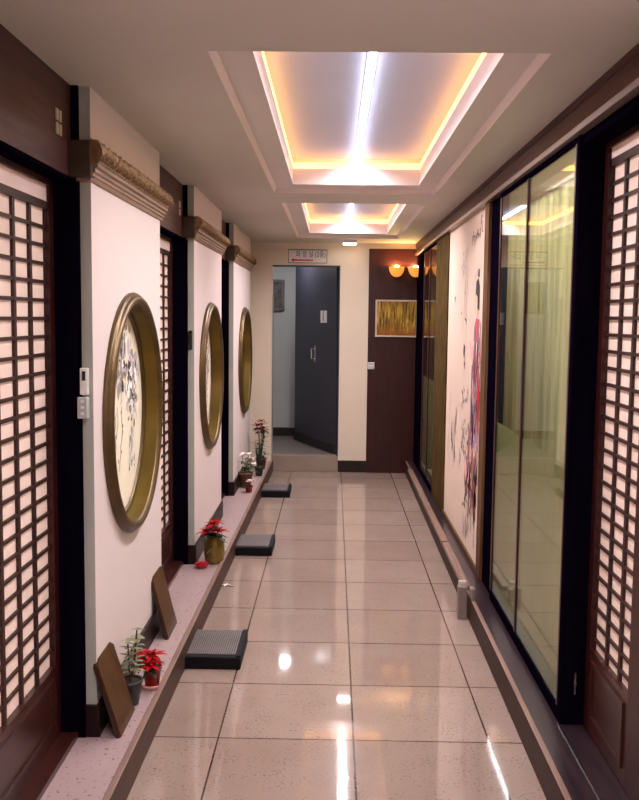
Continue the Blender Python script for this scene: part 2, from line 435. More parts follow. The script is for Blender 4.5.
# ledge & kerb left (slightly converging)
def slantbox(mb, xa0, xa1, xb0, xb1, ya, yb, z0, z1):
    n = len(mb.v)
    mb.v += [(xa0,ya,z0),(xa1,ya,z0),(xb1,yb,z0),(xb0,yb,z0),(xa0,ya,z1),(xa1,ya,z1),(xb1,yb,z1),(xb0,yb,z1)]
    for q in ((0,3,2,1),(4,5,6,7),(0,1,5,4),(1,2,6,5),(2,3,7,6),(3,0,4,7)): mb.face([n+i for i in q])
def kxl(y): return -.645 + .0085*(y-2.8)
l = MB(); slantbox(l, -1.0, kxl(YB)-.025, -1.0, kxl(YF)-.025, YB, YF, 0, LZ)
struct('trim_2', l, MT['ledge'], 'speckled pink granite ledge running along the left wall', 'ledge')
l = MB(); slantbox(l, kxl(YB)-.024, kxl(YB), kxl(YF)-.024, kxl(YF), YB, YF, 0, .118)
l.mi[1] = 1
struct('trim_3', l, [MT['kerb'], MT['kerb_top']], 'brown kerb edging the raised ledge on the left', 'kerb', .003)

# ---- left lattice doors
def lattice_door(idx, y0, y1, xf, side, zb, zt, zl, label, cell=(.145, .0585), transom=True, lat0=None, base=.36, stile=.085):
    """leaf plane at xf, facing +x when side=1 (left wall) or -x when side=-1"""
    e = empty('door_%d' % idx, (xf, (y0+y1)/2, zb), label, 'door', None, 'structure')
    sx = side
    def X(a, b): return (min(xf+sx*a, xf+sx*b), max(xf+sx*a, xf+sx*b))
    la = lat0 if lat0 is not None else y0 + .07
    lb = y1 - stile
    s = MB(); s.box(*X(-.035, 0), y0, la, zb, zt); s.build('stile', MT['wood'], e)
    s = MB(); s.box(*X(-.035, 0), lb, y1, zb, zt); s.build('stile', MT['wood'], e)
    s = MB(); s.box(*X(-.035, -.002), la, lb, zb, base); 
    s.box(*X(-.004, .006), la+.03, lb-.03, zb+.05, zb+.07); s.box(*X(-.004, .006), la+.03, lb-.03, base-.05, base-.03)
    s.box(*X(-.004, .006), la+.03, la+.05, zb+.07, base-.05); s.box(*X(-.004, .006), lb-.05, lb-.03, zb+.07, base-.05)
    s.build('base_panel', MT['woodh'], e)
    s = MB(); s.box(*X(-.035, 0), la, lb, zt-.02, zt); s.build('top_rail', MT['woodh'], e)
    s = MB(); s.box(*X(-.030, -.022), la, lb, base, zl); s.build('door_paper', MT['paper'], e)
    s = MB(); s.box(*X(-.03, -.008), la, lb, zl+.012, zt-.02); s.build('transom_panel', MT['transom'], e)
    s = MB()
    s.box(*X(-.022, -.008), la, lb, zl-.012, zl+.012)
    n = int((lb-la)/cell[0])
    y = lb - cell[0]
    while y > la+.02:
        s.box(*X(-.022, -.013), y-.0105, y+.0105, base, zl-.012); y -= cell[0]
    z = zl-.012-cell[1]
    while z > base+.01:
        s.box(*X(-.022, -.014), la, lb, z-.0055, z+.0055); z -= cell[1]
    s.build('lattice', MT['lattice'], e)
    return e
LT = 1.985
ordn = ['nearest', 'second', 'third', 'farthest']
doorsL = [(1.75, 2.985), (4.18, 5.185), (6.47, 7.235), (8.70, 9.05)]
for k, (a, b) in enumerate(doorsL):
    e = lattice_door(k+1, a, b, XLR, 1, LZ+.02, LT, 1.902, 'dark wood lattice sliding door with pale paper, %s on the left wall' % ordn[k], base=.37, stile=.045)
    s = MB(); s.box(-.985, -.86, a, b, LT+.012, ZC); s.build('lintel', MT['header'], e)
    s = MB(); s.box(-.985, -.862, a, b, LT, LT+.012); s.build('soffit', MT['indigo'], e)
    s = MB(); s.box(-.985, -.836, b, b+.014, LZ, ZC); s.build('jamb', MT['indigo'], e)
    s = MB(); s.box(-.985, -.862, a, b, LZ, LZ+.02); s.build('threshold', MT['woodh'], e)
    if k < 2:
        cy, cz = (2.852 if k == 0 else 5.06), 2.145
        s = MB()
        for dy in (-.026, .006):
            for dz in (-.038, .004): s.box(-.862, -.856, cy+dy, cy+dy+.02, cz+dz, cz+dz+.034)
        o = s.build('inlay', MT['cream'], e); o['label'] = 'small pale four-pane inlay on the lintel'

# ---- cornices
def make_cornice(a, b):
    e = empty('cornice', (XL, (a+b)/2, 1.99))
    # carved upper roll, displaced mesh grid
    m = MB(); m.smooth = True
    ny, nt_ = 180, 16; y0, y1 = a-.045, b+.05
    for i in range(ny+1):
        y = y0 + (y1-y0)*i/ny
        for t in range(nt_+1):
            th = math.pi*(t/nt_)
            r = .031 + .0042*math.sin(y*150+3*math.sin(th*4)) * math.sin(th*5+y*40) + rnd.uniform(-.002, .002)
            m.v.append((XL + .012 + r*1.35*math.sin(th), y, 2.077 + r*1.2*math.cos(th)))
    for i in range(ny):
        for t in range(nt_):
            q = i*(nt_+1)+t; m.face([q, q+1, q+nt_+2, q+nt_+1])
    m.smooth = False
    m.face([t for t in range(nt_+1)]); m.face([ny*(nt_+1)+t for t in range(nt_+1)][::-1])
    m.build('carved_roll', MT['gilt'], e)
    m = MB()
    prof = [(-.84, 1.985), (-.794, 1.985), (-.790, 1.998), (-.784, 2.001), (-.784, 2.010), (-.777, 2.014), (-.777, 2.024), (-.768, 2.029), (-.768, 2.04), (-.762, 2.045), (-.762, 2.05), (-.84, 2.05)]
    m.prism(prof, 'y', a-.03, b+.03); m.build('stepped_moulding', MT['giltd'], e)
    m = MB(); m.box(-.862, -.785, a-.05, a-.001, 1.995, 2.112); m.build('end_block', MT['giltend'], e, .006)
    return e
cl = ['near', 'middle', 'far']
for k, (a, b) in enumerate(piers[:3]):
    e = make_cornice(a, b)
    tag(e, 'carved gilt cornice ledge across the %s left pier, above %s round picture' % (cl[k], ['the largest-looking', 'the second', 'the smallest-looking']
[k]), 'cornice', 'carved gilt cornices')

# ---- round pictures
def round_picture(yc, zc, seed):
    e = empty('round_picture', (XL, yc, zc))
    Mx = Matrix.Rotation(R(90), 4, 'Y')   # lathe z -> +x
    f = local(); f.smooth = True
    f.lathe([(.476, .0005), (.478, .010), (.474, .018), (.467, .020), (.465, .026), (.459, .034), (.450, .037), (.441, .034), (.438, .028), (.433, .026), (.431, .018)], seg=96, M=Mx)
    f.build('outer_moulding', MT['bronze'], e)
    f = local(); f.smooth = True
    f.lathe([(.431, .018), (.425, -.040)], seg=96, M=Mx); f.build('inner_bevel', MT['gold'], e)
    f = local(); f.smooth = True
    f.lathe([(.425, -.040), (.418, -.035), (.412, -.038), (.408, -.047)], seg=96, M=Mx); f.build('inner_lip', MT['bronze'], e)
    p = local(); n = 64
    p.v.append((-.050, 0, 0)); p.v += [(-.050, .412*math.cos(2*math.pi*i/n), .412*math.sin(2*math.pi*i/n)) for i in range(n)]
    for i in range(n): p.face([0, 1+i, 1+(i+1) % n])
    pc = p.build('painting', mat('painting_ground', sr(240, 228, 206), .6, var=.04, scale=3), e)
    # ink: rock/tree mass at top with grey-lilac wash, branches, blossoms
    r = random.Random(seed); q = local()
    def ok(y, z): return y*y+z*z < .40**2
    def blob(y, z, a, b_, k, x=-.0488):
        if not (ok(y-a, z) and ok(y+a, z) and ok(y, z+b_) and ok(y, z-b_)): return
        m_ = 7; n0 = len(q.v); q.k = k; ph = r.random()*6
        for i in range(m_):
            th = ph + 2*math.pi*i/m_; rr = r.uniform(.55, 1.1); q.v.append((x, y+a*rr*math.cos(th), z+b_*rr*math.sin(th)))
        q.face([n0+i for i in range(m_)])
    for i in range(260):
        t = r.random(); y = -.10+.34*t+r.gauss(0, .06); z = .28-.22*t*t+r.gauss(0, .075)
        blob(y, z, r.uniform(.007, .028), r.uniform(.010, .038), r.choice([1, 1, 1, 2, 2, 3, 3, 0, 0]), -.0495+r.random()*.0008)
    for i in range(130):
        z = r.uniform(-.26, .2); y = .24+.05*math.sin(z*9)+r.gauss(0, .025); blob(y, z, r.uniform(.004, .016), r.uniform(.01, .03), r.choice([0, 1, 2, 2, 3, 3]), -.0495+r.random()*.0008)
    def stroke(pts, w, k):
        q.k = k
        for (y0, z0), (y1, z1) in zip(pts, pts[1:]):
            if not (ok(y0, z0) and ok(y1, z1)): continue
            d = Vector((y1-y0, z1-z0)); nn = Vector((-d.y, d.x)).normalized()*w; n0 = len(q.v)
            for yy_, zz_, s_ in ((y0, z0, 1), (y1, z1, 1), (y1, z1, -1), (y0, z0, -1)): q.v.append((-.0485, yy_+nn.x*s_, zz_+nn.y*s_))
            q.face([n0, n0+1, n0+2, n0+3])
    for b0 in range(7):
        y, z = r.uniform(-.2, .05), r.uniform(-.30, .05); pts = [(y, z)]
        for j in range(r.randint(5, 9)):
            y += r.uniform(-.02, .03); z += r.uniform(.01, .035); pts.append((y, z))
            if r.random() < .45: blob(y+r.uniform(-.02, .02), z+.01, .009, .012, r.choice([0, 0, 1]))
        stroke(pts, .0022, 0)
    q.build('ink_drawing', [MT['ink'], MT['inkgrey'], MT['inklilac'], MT['bwhite']], e)
    return e
for k, (y, z) in enumerate(NICHE):
    e = round_picture(y, z, 11+k)
    tag(e, 'round bronze-framed ink painting hanging on the %s of the left wall' % ['nearest white pier', 'middle white pier', 'farthest white pier'][k], 'picture', 'round framed paintings')

# intercom units on the grey edge of the near pier
e = empty('room_controller', (-.826, 3.0, 1.30), 'slim white wall controller with dark screen on the grey edge of the near left pier', 'controller')
s = MB(); s.box(-.838, -.812, 2.975, 2.999, 1.287, 1.376); s.build('housing', MT['white'], e, .003)
s = MB(); s.box(-.830, -.819, 2.973, 2.9755, 1.335, 1.366); s.build('screen', MT['black'], e)
e = empty('switch_box', (-.83, 3.0, 1.25), 'grey plastic switch box directly under the slim white controller', 'switch')
s = MB(); s.box(-.845, -.812, 2.965, 2.999, 1.208, 1.280); s.build('housing', MT['greyplastic'], e, .003)
s = MB()
for z in (1.222, 1.242, 1.262): s.box(-.832, -.822, 2.963, 2.966, z, z+.008)
s.build('button', MT['white'], e)
# small latch at second pier
e = empty('door_latch', (-.80, 5.2, 1.45), 'small dark wall bracket on the edge of the middle left pier', 'bracket')
s = MB(); s.box(-.83, -.81, 5.185, 5.199, 1.36, 1.47); s.build('plate', MT['black'], e, .004)
s = MB(); s.tube([(-.82, 5.185, 1.45), (-.815, 5.165, 1.44), (-.815, 5.165, 1.41)], .005); s.build('hook', MT['black'], e)

# ---- right side
def kxr(y): return .711 + .0045*(y-2.8)
l = MB(); slantbox(l, kxr(YB), kxr(YB)+.022, kxr(YF), kxr(YF)+.022, YB, YF, 0, .125); l.mi[1] = 1
struct('trim_4', l, [MT['kerb_dark'], MT['kerb_top']], 'brown kerb along the floor on the right side', 'kerb', .003)
l = MB(); slantbox(l, kxr(YB)+.023, 1.0, kxr(YF)+.023, 1.0, YB, YF, 0, PZ)
struct('trim_5', l, MT['platform'], 'dark plum platform under the glass panels on the right', 'platform')
l = MB(); l.box(XR-.012, 1.0, YB, YF, 2.195, ZC); l.box(XR-.018, 1.0, YB, YF, 2.265, ZC)
struct('trim_6', l, MT['header'], 'brown wooden header running along the top of the right wall', 'header', .002)
l = MB(); l.box(XR-.022, 1.0, YB, YF, 2.172, 2.195)
struct('trim_7', l, MT['header_trim'], 'pale lower moulding of the header on the right wall', 'moulding', .002)
def post(idx, y0, y1, m, label, x0=XR, x1=.865, z0=PZ, z1=2.172, cat='post'):
    l = MB(); l.box(x0, x1, y0, y1, z0, z1); return struct('trim_%d' % idx, l, m, label, cat, .003)
post(8, 3.11, 3.15, MT['indigo'], 'near-black jamb between the right lattice door and the glass panels', XR, 1.0)
post(9, 4.56, 4.87, MT['indigo'], 'near-black post between the near glass panels and the gold-brown post', XR+.012)
post(10, 4.87, 5.0, MT['goldwood'], 'gold-brown wooden post at the near edge of the mural', XR-.003)
post(11, 6.62, 7.32, MT['olivewood'], 'rough olive-brown wooden panel beyond the mural', XR, cat='panel')
post(12, 8.32, YF, MT['indigo'], 'near-black post at the far end of the right wall')
b_ = MB(); b_.box(1.75, 1.8, 2.95, YF, 0, 2.4); b_.box(1.0, 1.75, 2.95, 3.0, 0, 2.4); b_.box(1.0, 1.75, 6.9, 6.95, 0, 2.4); b_.box(1.0, 1.75, 9.05, 9.1, 0, 2.4); b_.box(1.0, 1.8, 2.95, 9.1, 2.4, 2.45); b_.box(.95, 1.8, 2.95, 9.1, 0, .02)
struct('wall_right', b_, MT['wall_far'], 'walls of the rooms behind the right glass', 'wall')
b_ = MB(); b_.box(XR, 1.0, YB, 2.27, PZ, 2.172)
struct('wall_right.001', b_, MT['wall'], 'pale wall at the near right end beside the viewer', 'wall')
b_ = MB(); b_.box(1.0, 1.05, YB, 2.95, 0, 2.3)
struct('wall_right.002', b_, MT['wood'], 'dark wall behind the right lattice door', 'wall')
e = lattice_door(5, 2.27, 3.108, .905, -1, PZ+.005, 2.14, 2.072, 'dark wood lattice sliding door with pale paper on the near right', lat0=2.66, base=.415, stile=.045, cell=(.135, .0555))
s = MB(); s.box(XR+.01, 1.0, 2.27, 3.108, 2.14, 2.172); s.build('soffit', MT['indigo'], e)
s = MB(); s.box(XR-.006, XR+.002, 2.27, 3.108, PZ, PZ+.004); o = s.build('track_strip', MT['chrome'], e); o['label'] = 'thin bright metal track strip'
e = empty('door_latch', (.87, 3.105, .28), 'slim chrome latch strip low on the dark jamb of the right lattice door', 'latch')
s = MB(); s.box(.866, .872, 3.100, 3.109, .235, .315); s.build('latch_plate', MT['chrome'], e)
s = MB(); s.box(.864, .874, 3.098, 3.101, .268, .28); s.build('latch_catch', MT['chrome'], e)

def glass_window(idx, y0, y1, mull, label):
    e = empty('window_%d' % idx, (XR, (y0+y1)/2, PZ), label, 'window', None, 'structure')
    x0, x1 = XR+.0, XR+.014
    s = MB(); s.box(x0, x1, y0, y1, PZ, .170); s.build('bottom_rail', MT['indigo'], e, .002)
    s = MB(); s.box(x0, x1, y0, y1, 2.15, 2.172); s.build('top_rail', MT['indigo'], e, .002)
    ys = [y0] + mull + [y1]
    for k, y in enumerate(ys):
        a, b = (y, y+.018) if k == 0 else (y-.03, y) if k == len(ys)-1 else (y-.012, y+.012)
        s = MB(); s.box(x0, x1, a, b, .170, 2.15); s.build('stile', MT['wood'] , e, .002)
    for a, b in zip(ys, ys[1:]):
        n = MB(); n.box(x0+.004, x0+.009, a+.008, b-.008, .165, 2.155)
        n.build('glass_pane', MT['glass'], e)
        n = MB(); n.box(x0+.010, x0+.0105, a+.008, b-.008, .165, 1.04)
        n.build('frosted_film', MT['film'], e)
    return e
glass_window(1, 3.15, 4.56, [3.93], 'two tall sliding glass panels in a dark frame on the near right')
glass_window(2, 7.32, 8.32, [7.83], 'narrow tall glass panels in a dark frame at the far right')
def curtain(y0, y1, label):
    m = MB(); m.smooth = True; n = int((y1-y0)/.008); z = [.05, .7, 1.4, 2.2]
    for i in range(n+1):
        y = y0+(y1-y0)*i/n
        for j, zz in enumerate(z): m.v.append((1.12+.022*math.sin(y*62+.5*math.sin(y*9)+j*.15)+.008*math.sin(y*23), y, zz))
    for i in range(n):
        for j in range(3): q = i*4+j; m.face([q, q+4, q+5, q+1])
    e = empty('curtain', (1.12, (y0+y1)/2, .05), label, 'curtain', 'curtains behind the glass panels')
    m.build('cloth', MT['curtain'], e)
    m = MB(); m.tube([(1.12, y0, 2.215), (1.12, y1, 2.215)], .012); m.build('curtain_rail', MT['chrome'], e)
curtain(3.03, 6.88, 'pleated olive-grey curtain hanging behind the near right glass panels')
curtain(7.0, 9.0, 'pleated olive-grey curtain hanging behind the far right glass panels')
area('room_lamp', (1.45, 4.6, 2.38), (.4, 2.6), ROOM, (1, .95, .80))  # added unseen light, brightens the near curtain from behind
area('room_lamp', (1.45, 8.0, 2.38), (.4, 1.4), ROOM*.3, (1, .97, .85))  # same added backlight for the far curtain

# ---- mural
e = empty('painted_mural', (XR, 5.77, PZ), 'tall pale mural of a robed figure in pink and red, on the right wall', 'painting')
s = MB(); s.box(XR+.012, .865, 5.0, 6.62, .15, 2.172); s.build('painted_panel', MT['mural'], e)
s = MB(); s.box(XR, .865, 5.0, 6.62, PZ, .15); s.build('bottom_trim', MT['goldwood'], e)
s = MB(); s.box(XR, XR+.0119, 6.59, 6.62, .15, 2.172); s.build('side_trim', MT['olivewood'], e)
xm = XR+.0105
mu = MB()
mr = random.Random(5)
def poly(pts, k, dx=0):
    n0 = len(mu.v); mu.k = k; mu.v += [(xm-dx, y, z) for y, z in pts]; mu.face([n0+i for i in range(len(pts))])
def mstroke(pts, w, k, dx=.0012):
    for i, ((y0, z0), (y1, z1)) in enumerate(zip(pts, pts[1:])):
        d = Vector((y1-y0, z1-z0)); ln = d.length or 1; nn = Vector((-d.y, d.x))/ln
        wa = w*(.4+.6*math.sin(math.pi*(i+.3)/len(pts))); wb = w*(.4+.6*math.sin(math.pi*(i+1.3)/(len(pts)+.6)))
        poly([(y0+nn.x*wa, z0+nn.y*wa), (y1+nn.x*wb, z1+nn.y*wb), (y1-nn.x*wb, z1-nn.y*wb), (y0-nn.x*wa, z0-nn.y*wa)], k, dx)
# materials 0 ink 1 grey 2 lilac 3 pink 4 red 5 violet 6 rose 7 skin 8 white
poly([(5.19,1.60),(5.28,1.62),(5.34,1.70),(5.32,1.77),(5.25,1.79),(5.19,1.74)], 0, .0004)      # hair
poly([(5.20,1.79),(5.27,1.80),(5.26,1.84),(5.21,1.84)], 0, .0006)                              # bun
poly([(5.25,1.56),(5.32,1.57),(5.35,1.64),(5.32,1.70),(5.26,1.68)], 7, .0008)                  # face
poly([(5.12,1.30),(5.18,1.55),(5.30,1.56),(5.36,1.50),(5.38,1.28)], 3, .0003)                  # jacket
poly([(5.10,1.44),(5.13,1.54),(5.17,1.50),(5.16,1.25),(5.12,1.20)], 8, .0009)
poly([(5.30,1.45),(5.44,1.38),(5.52,1.44),(5.50,1.34),(5.36,1.27)], 6, .0005)                  # sleeve
poly([(5.12,1.30),(5.36,1.30),(5.44,1.02),(5.50,.80),(5.10,.80)], 5, .0003)                    # upper skirt
poly([(5.11,1.28),(5.20,1.29),(5.22,.95),(5.10,.95)], 4, .0006)
poly([(5.10,.82),(5.50,.82),(5.62,.58),(5.54,.52),(5.12,.56)], 6, .0002)
for i in range(120):
    y = mr.uniform(5.12, 5.46); z = mr.uniform(.66, 1.56); L = mr.uniform(.08, .26)
    y -= .0 if z < 1 else .04
    mstroke([(y, z), (y+mr.uniform(-.02, .03), z-L*.5), (y+mr.uniform(-.03, .05), z-L)], mr.uniform(.004, .014), mr.choice([3, 4, 4, 5, 2, 2, 6, 6, 8, 1, 1, 0]))
for i in range(34):
    y = mr.uniform(5.12, 5.5); z = mr.uniform(.52, .8); mstroke([(y, z), (y+.02, z-.06), (y+mr.uniform(-.03, .06), z-.13)], mr.uniform(.005, .015), mr.choice([4, 4, 3, 6, 1]))
def twig(y, z, n, dy, dz, w, k=0):
    pts = [(y, z)]
    for j in range(n): y += mr.uniform(*dy); z += mr.uniform(*dz); pts.append((y, z))
    mstroke(pts, w, k); return pts
for i in range(40): twig(mr.uniform(5.12, 5.62), mr.uniform(.28, .7), 4, (-.03, .03), (-.05, .01), mr.uniform(.003, .012), mr.choice([0, 1, 1]))
for i in range(30): twig(mr.uniform(5.46, 5.80), mr.uniform(.62, 1.12), 4, (-.03, .04), (-.03, .04), mr.uniform(.003, .010), mr.choice([0, 1, 1, 2]))
for i in range(10): twig(mr.uniform(6.05, 6.25), mr.uniform(.62, .98), 4, (-.04, .03), (-.05, .0), mr.uniform(.004, .013), mr.choice([0, 1]))
for y, z in ((5.66, 2.03), (5.74, 1.98)): twig(y, z, 9, (-.012, .02), (-.08, -.03), .004, 1)
for i in range(8): twig(mr.uniform(5.6, 5.9), mr.uniform(1.75, 2.08), 3, (-.05, .05), (-.05, .02), .004, 1)
for y, z in ((5.75, 1.56), (5.9, 1.60), (5.72, 1.30), (6.2, 1.7)): twig(y, z, 3, (-.05, .03), (-.04, .02), .008, 0)
poly([(5.70,1.38),(5.76,1.40),(5.78,1.34),(5.73,1.30)], 0, .001)
for i in range(8): twig(6.35+mr.uniform(-.05, .05), mr.uniform(.4, 1.9), 4, (-.02, .02), (-.08, -.02), .003, 1)
# brush calligraphy rows near the top near corner
for row in range(2):
    for c in range(6):
        yb, zb = 5.16+.065*c, 2.10-.012*c-row*.0 - (.24 if row else 0)
        if row and c > 3: continue
        for k in range(3 if row == 0 else 2): twig(yb+mr.uniform(-.015, .015), zb+mr.uniform(-.03, .03), 3, (-.025, .025), (-.035, .012), .0055 if row == 0 else .002, 0 if row == 0 else 1)
mu.build('figure_painting', [MT[k] for k in ('ink', 'inkgrey', 'inklilac', 'muralpink', 'muralred', 'muralviolet', 'muralrose', 'skin', 'bwhite')], e)

# metal box on the kerb
e = empty('metal_box', (.69, 4.6, 0), 'upright grey metal cover box standing on the floor against the right kerb', 'metal box')
s = MB(); s.box(.664, .709, 4.575, 4.625, 0, .172); s.build('cover', MT['steel'], e, .003)
s = MB(); s.box(.672, .712, 4.628, 4.655, .126, .19); s.build('bracket', MT['cream'], e, .006)
s = MB(); s.box(.716, .740, 4.50, 4.56, .126, .185); s.build('side_cap', MT['steel'], e, .004)
e = empty('cable_duct', (.725, 6.5, .125), 'pale cable duct lying along the top of the right kerb beyond the metal box', 'cable duct')
s = MB(); slantbox(s, .700, .742, .712, .758, 4.68, 8.4, .1255, .15); s.build('duct_cover', MT['kerb_top'], e, .003)
s = MB(); s.box(.700, .741, 5.62, 5.70, .1255, .156); s.build('joint_cap', MT['kerb_top'], e, .003)

# ---- far wall
f = MB()
DX0, DX1, DZ = -.612, .062, 2.068
f.box(-1.1, DX0, YF, YF+.12, 0, 2.3); f.box(DX1, 1.05, YF, YF+.12, 0, 2.3); f.box(DX0, DX1, YF, YF+.12, DZ, 2.3)
struct('wall_back', f, MT['wall_far'], 'cream far wall with the doorway at the end of the corridor', 'wall')
f = MB(); f.box(DX0, DX1, YF+.0, YF+.12, 0, .16)
struct('trim_13', f, MT['steptile'], 'tiled riser stepping up through the far doorway', 'step', .003)
f = MB(); f.box(DX1+.0, .345, YF-.014, YF, 0, .118)
struct('baseboard_back', f, MT['farskirt'], 'black skirting between the far doorway and the dark panel', 'skirting', .002)
f = MB(); f.box(.345, .84, YF-.03, YF, 0, 2.235)
struct('trim_14', f, MT['panel'], 'dark reddish wood panel on the right of the far wall', 'panel', .002)
e = empty('door_6', (DX1, YF+.1, .15), 'thin dark metal frame lining the far doorway', 'door frame', None, 'structure')
s = MB(); s.box(DX1-.012, DX1-.0, YF-.006, YF+.124, .16, DZ); s.build('jamb', MT['bluedoor'], e)
s = MB(); s.box(DX0, DX0+.006, YF-.006, YF+.124, .16, 1.77); s.build('jamb', MT['strip'], e)
s = MB(); s.box(DX0, DX1, YF-.004, YF+.124, DZ-.01, DZ); s.build('head', MT['bluedoor'], e)  # dark strip standing in for the shadow along the top of the opening

# lobby
l = MB(); l.box(-1.4, .7, YF+.12, 10.75, 0, .15)
struct('floor.001', l, MT['lobbyfloor'], 'grey-brown tiled floor of the lobby beyond the far doorway', 'floor')
l = MB(); l.box(-1.4, .7, 10.65, 10.75, .15, 2.33); l.box(-1.45, -1.35, YF+.12, 10.7, .15, 2.33); l.box(.5, .6, YF+.12, 10.7, .15, 2.33)
struct('wall_back.001', l, MT['lobbywall'], 'pale blue-grey wall of the lobby beyond the doorway', 'wall')
l = MB(); l.box(-1.45, .7, YF+.12, 10.75, 2.33, 2.38)
struct('ceiling.001', l, MT['ceiling'], 'ceiling of the lobby beyond the doorway', 'ceiling')
l = MB(); l.box(-1.35, .5, 10.632, 10.65, .15, .25)
struct('baseboard_back.001', l, MT['farskirt'], 'black skirting on the lobby wall', 'skirting')
e = empty('ceiling_light', (-.50, 9.83, 2.33), 'cool white panel light on the lobby ceiling beyond the doorway', 'ceiling light')
s = MB(); s.box(-.585, -.415, 9.745, 9.915, 2.30, 2.33); s.build('housing', MT['white'], e)
s = MB(); s.box(-.54, -.46, 9.79, 9.87, 2.294, 2.30); s.build('lens', MT['lobbylamp'], e)
# lobby door leaf, standing at an angle
a0 = Vector((.045, 9.20, 0)); a1 = Vector((-.415, 10.30, 0)); dd = (a1-a0); L = dd.length; ang = math.atan2(dd.y, dd.x)
e = empty('door_7', (a0.x, a0.y, .15), 'dark slate door beyond the far doorway with a small number plate', 'door', None, 'structure', ang)
s = local(); s.box(0, L, -.02, .02, .012, 2.15); s.build('leaf', MT['bluedoor'], e, .003)
s = local(); s.box(.0, L, .02, .026, .012, .10); s.build('kick_plate', MT['farskirt'], e)
hx = .56
s = local(); s.box(hx-.02, hx+.02, .02, .026, .93, 1.10); s.tube([(hx, .026, 1.07), (hx, .065, 1.07), (hx, .065, .96), (hx, .026, .96)], .009); s.build('handle', MT['chrome'], e)
p = local(); p.box(.25, .41, .02, .026, 1.35, 1.475); pl = p.build('number_plate', MT['white'], e)
text_mesh('1', .15, MT['black'], e, (.33, .0275, 1.412), (R(90), 0, R(180)), 'numeral')
# lobby picture
e = empty('framed_picture', (-.63, 10.65, 1.75), 'small silver-framed dark picture on the lobby wall beyond the doorway', 'picture')
s = MB()
for (x0, x1, z0, z1) in ((-.80,-.575,1.955,1.99),(-.80,-.575,1.625,1.66),(-.80,-.765,1.66,1.955),(-.61,-.575,1.66,1.955)): s.box(x0, x1, 10.62, 10.65, z0, z1)
s.build('frame', MT['silver'], e, .004)
s = MB(); s.box(-.765, -.61, 10.635, 10.648, 1.66, 1.955); s.build('print', mat('lobby_print', sr(90, 84, 80), .5, var=.5, scale=14), e)

# sign
e = empty('direction_sign', (-.262, YF, 2.15), 'white plastic sign with Korean lettering and a red arrow above the far doorway', 'sign')
sx0, sx1, sz0, sz1 = -.455, -.070, 2.088, 2.222
s = MB(); s.box(sx0, sx1, YF-.012, YF, sz0, sz1); s.build('plate', MT['white'], e, .002)
s = MB()
for (x0, x1, z0, z1) in ((sx0, sx1, sz1-.008, sz1), (sx0, sx1, sz0, sz0+.005), (sx0, sx0+.005, sz0+.005, sz1-.008), (sx1-.005, sx1, sz0+.005, sz1-.008)): s.box(x0, x1, YF-.015, YF-.0122, z0, z1)
s.build('border', MT['black'], e)
text_mesh('화 장 실 (2층)', .070, MT['black'], e, (.03, -.0135, .022), (R(90), 0, 0), 'lettering', sx=.75)
s = MB(); zc = 2.118
s.prism([(-.43, zc), (-.40, zc+.018), (-.40, zc+.008), (-.21, zc+.006), (-.21, zc-.006), (-.40, zc-.008), (-.40, zc-.018)], 'y', YF-.0145, YF-.0122); s.build('arrow', MT['redink'], e)

# sconces
def sconce(x, z, label):
    e = empty('wall_sconce', (x, YF-.03, z), label, 'wall lamp', 'amber bowl wall lamps')
    yc = -.085
    s = local(); s.smooth = True
    s.lathe([(.0, -.088), (.025, -.085), (.048, -.068), (.064, -.045), (.073, -.018), (.076, .008), (.072, .008), (.069, -.018), (.06, -.042), (.044, -.064), (.02, -.08), (0, -.082)], c=(0, yc, 0), seg=32)
    s.build('glass_bowl', MT['bowl'], e)
    s = local(); s.smooth = True
    s.lathe([(0, -.03), (.018, -.025), (.027, -.005), (.022, .018), (0, .026)], c=(0, yc, 0), seg=16); s.build('bulb', MT['bulb'], e)
    s = local(); s.tube([(0, 0, -.05), (0, -.03, -.05), (0, -.045, -.09), (0, yc, -.093)], .007); s.lathe([(0, 0), (.03, 0), (.028, .01), (0, .012)], c=(0, 0, -.05), M=Matrix.Rotation(R(90), 4, 'X'), seg=20); s.build('bracket', MT['brass'], e)
    return e
sconce(.612, 2.045, 'glowing amber bowl wall lamp on the dark far panel, left of the pair')
sconce(.800, 2.045, 'glowing amber bowl wall lamp on the dark far panel, right of the pair')
# forest picture
e = empty('framed_picture', (.625, YF-.03, 1.55), 'light-framed golden forest picture on the dark far panel under the wall lamps', 'picture')
x0, x1, z0, z1 = .415, .835, 1.368, 1.735
s = MB()
for a in ((x0, x1, z1-.016, z1), (x0, x1, z0, z0+.016), (x0, x0+.016, z0+.016, z1-.016), (x1-.016, x1, z0+.016, z1-.016)): s.box(a[0], a[1], YF-.055, YF-.03, a[2], a[3])
s.build('frame', MT['cream'], e, .002)
s = MB(); s.box(x0+.016, x1-.016, YF-.045, YF-.031, z0+.016, z1-.016); s.build('forest_print', MT['birch'], e)
# switch on far panel
e = empty('light_switch', (.38, YF-.03, 1.08), 'small white light switch at the left edge of the dark far panel', 'switch')
s = MB(); s.box(.347, .413, YF-.042, YF-.03, 1.045, 1.115); s.build('plate', MT['white'], e, .002)
for a in (.353, .383):
    for b in (1.051, 1.084): s = MB(); s.box(a, a+.024, YF-.046, YF-.042, b, b+.025); s.build('rocker', MT['greyplastic'], e)
# back wall behind viewer
f = MB(); f.box(-1.1, 1.05, YB-.1, YB, 0, 2.3)
struct('wall_front', f, MT['wall_far'], 'wall closing the corridor behind the viewer', 'wall')

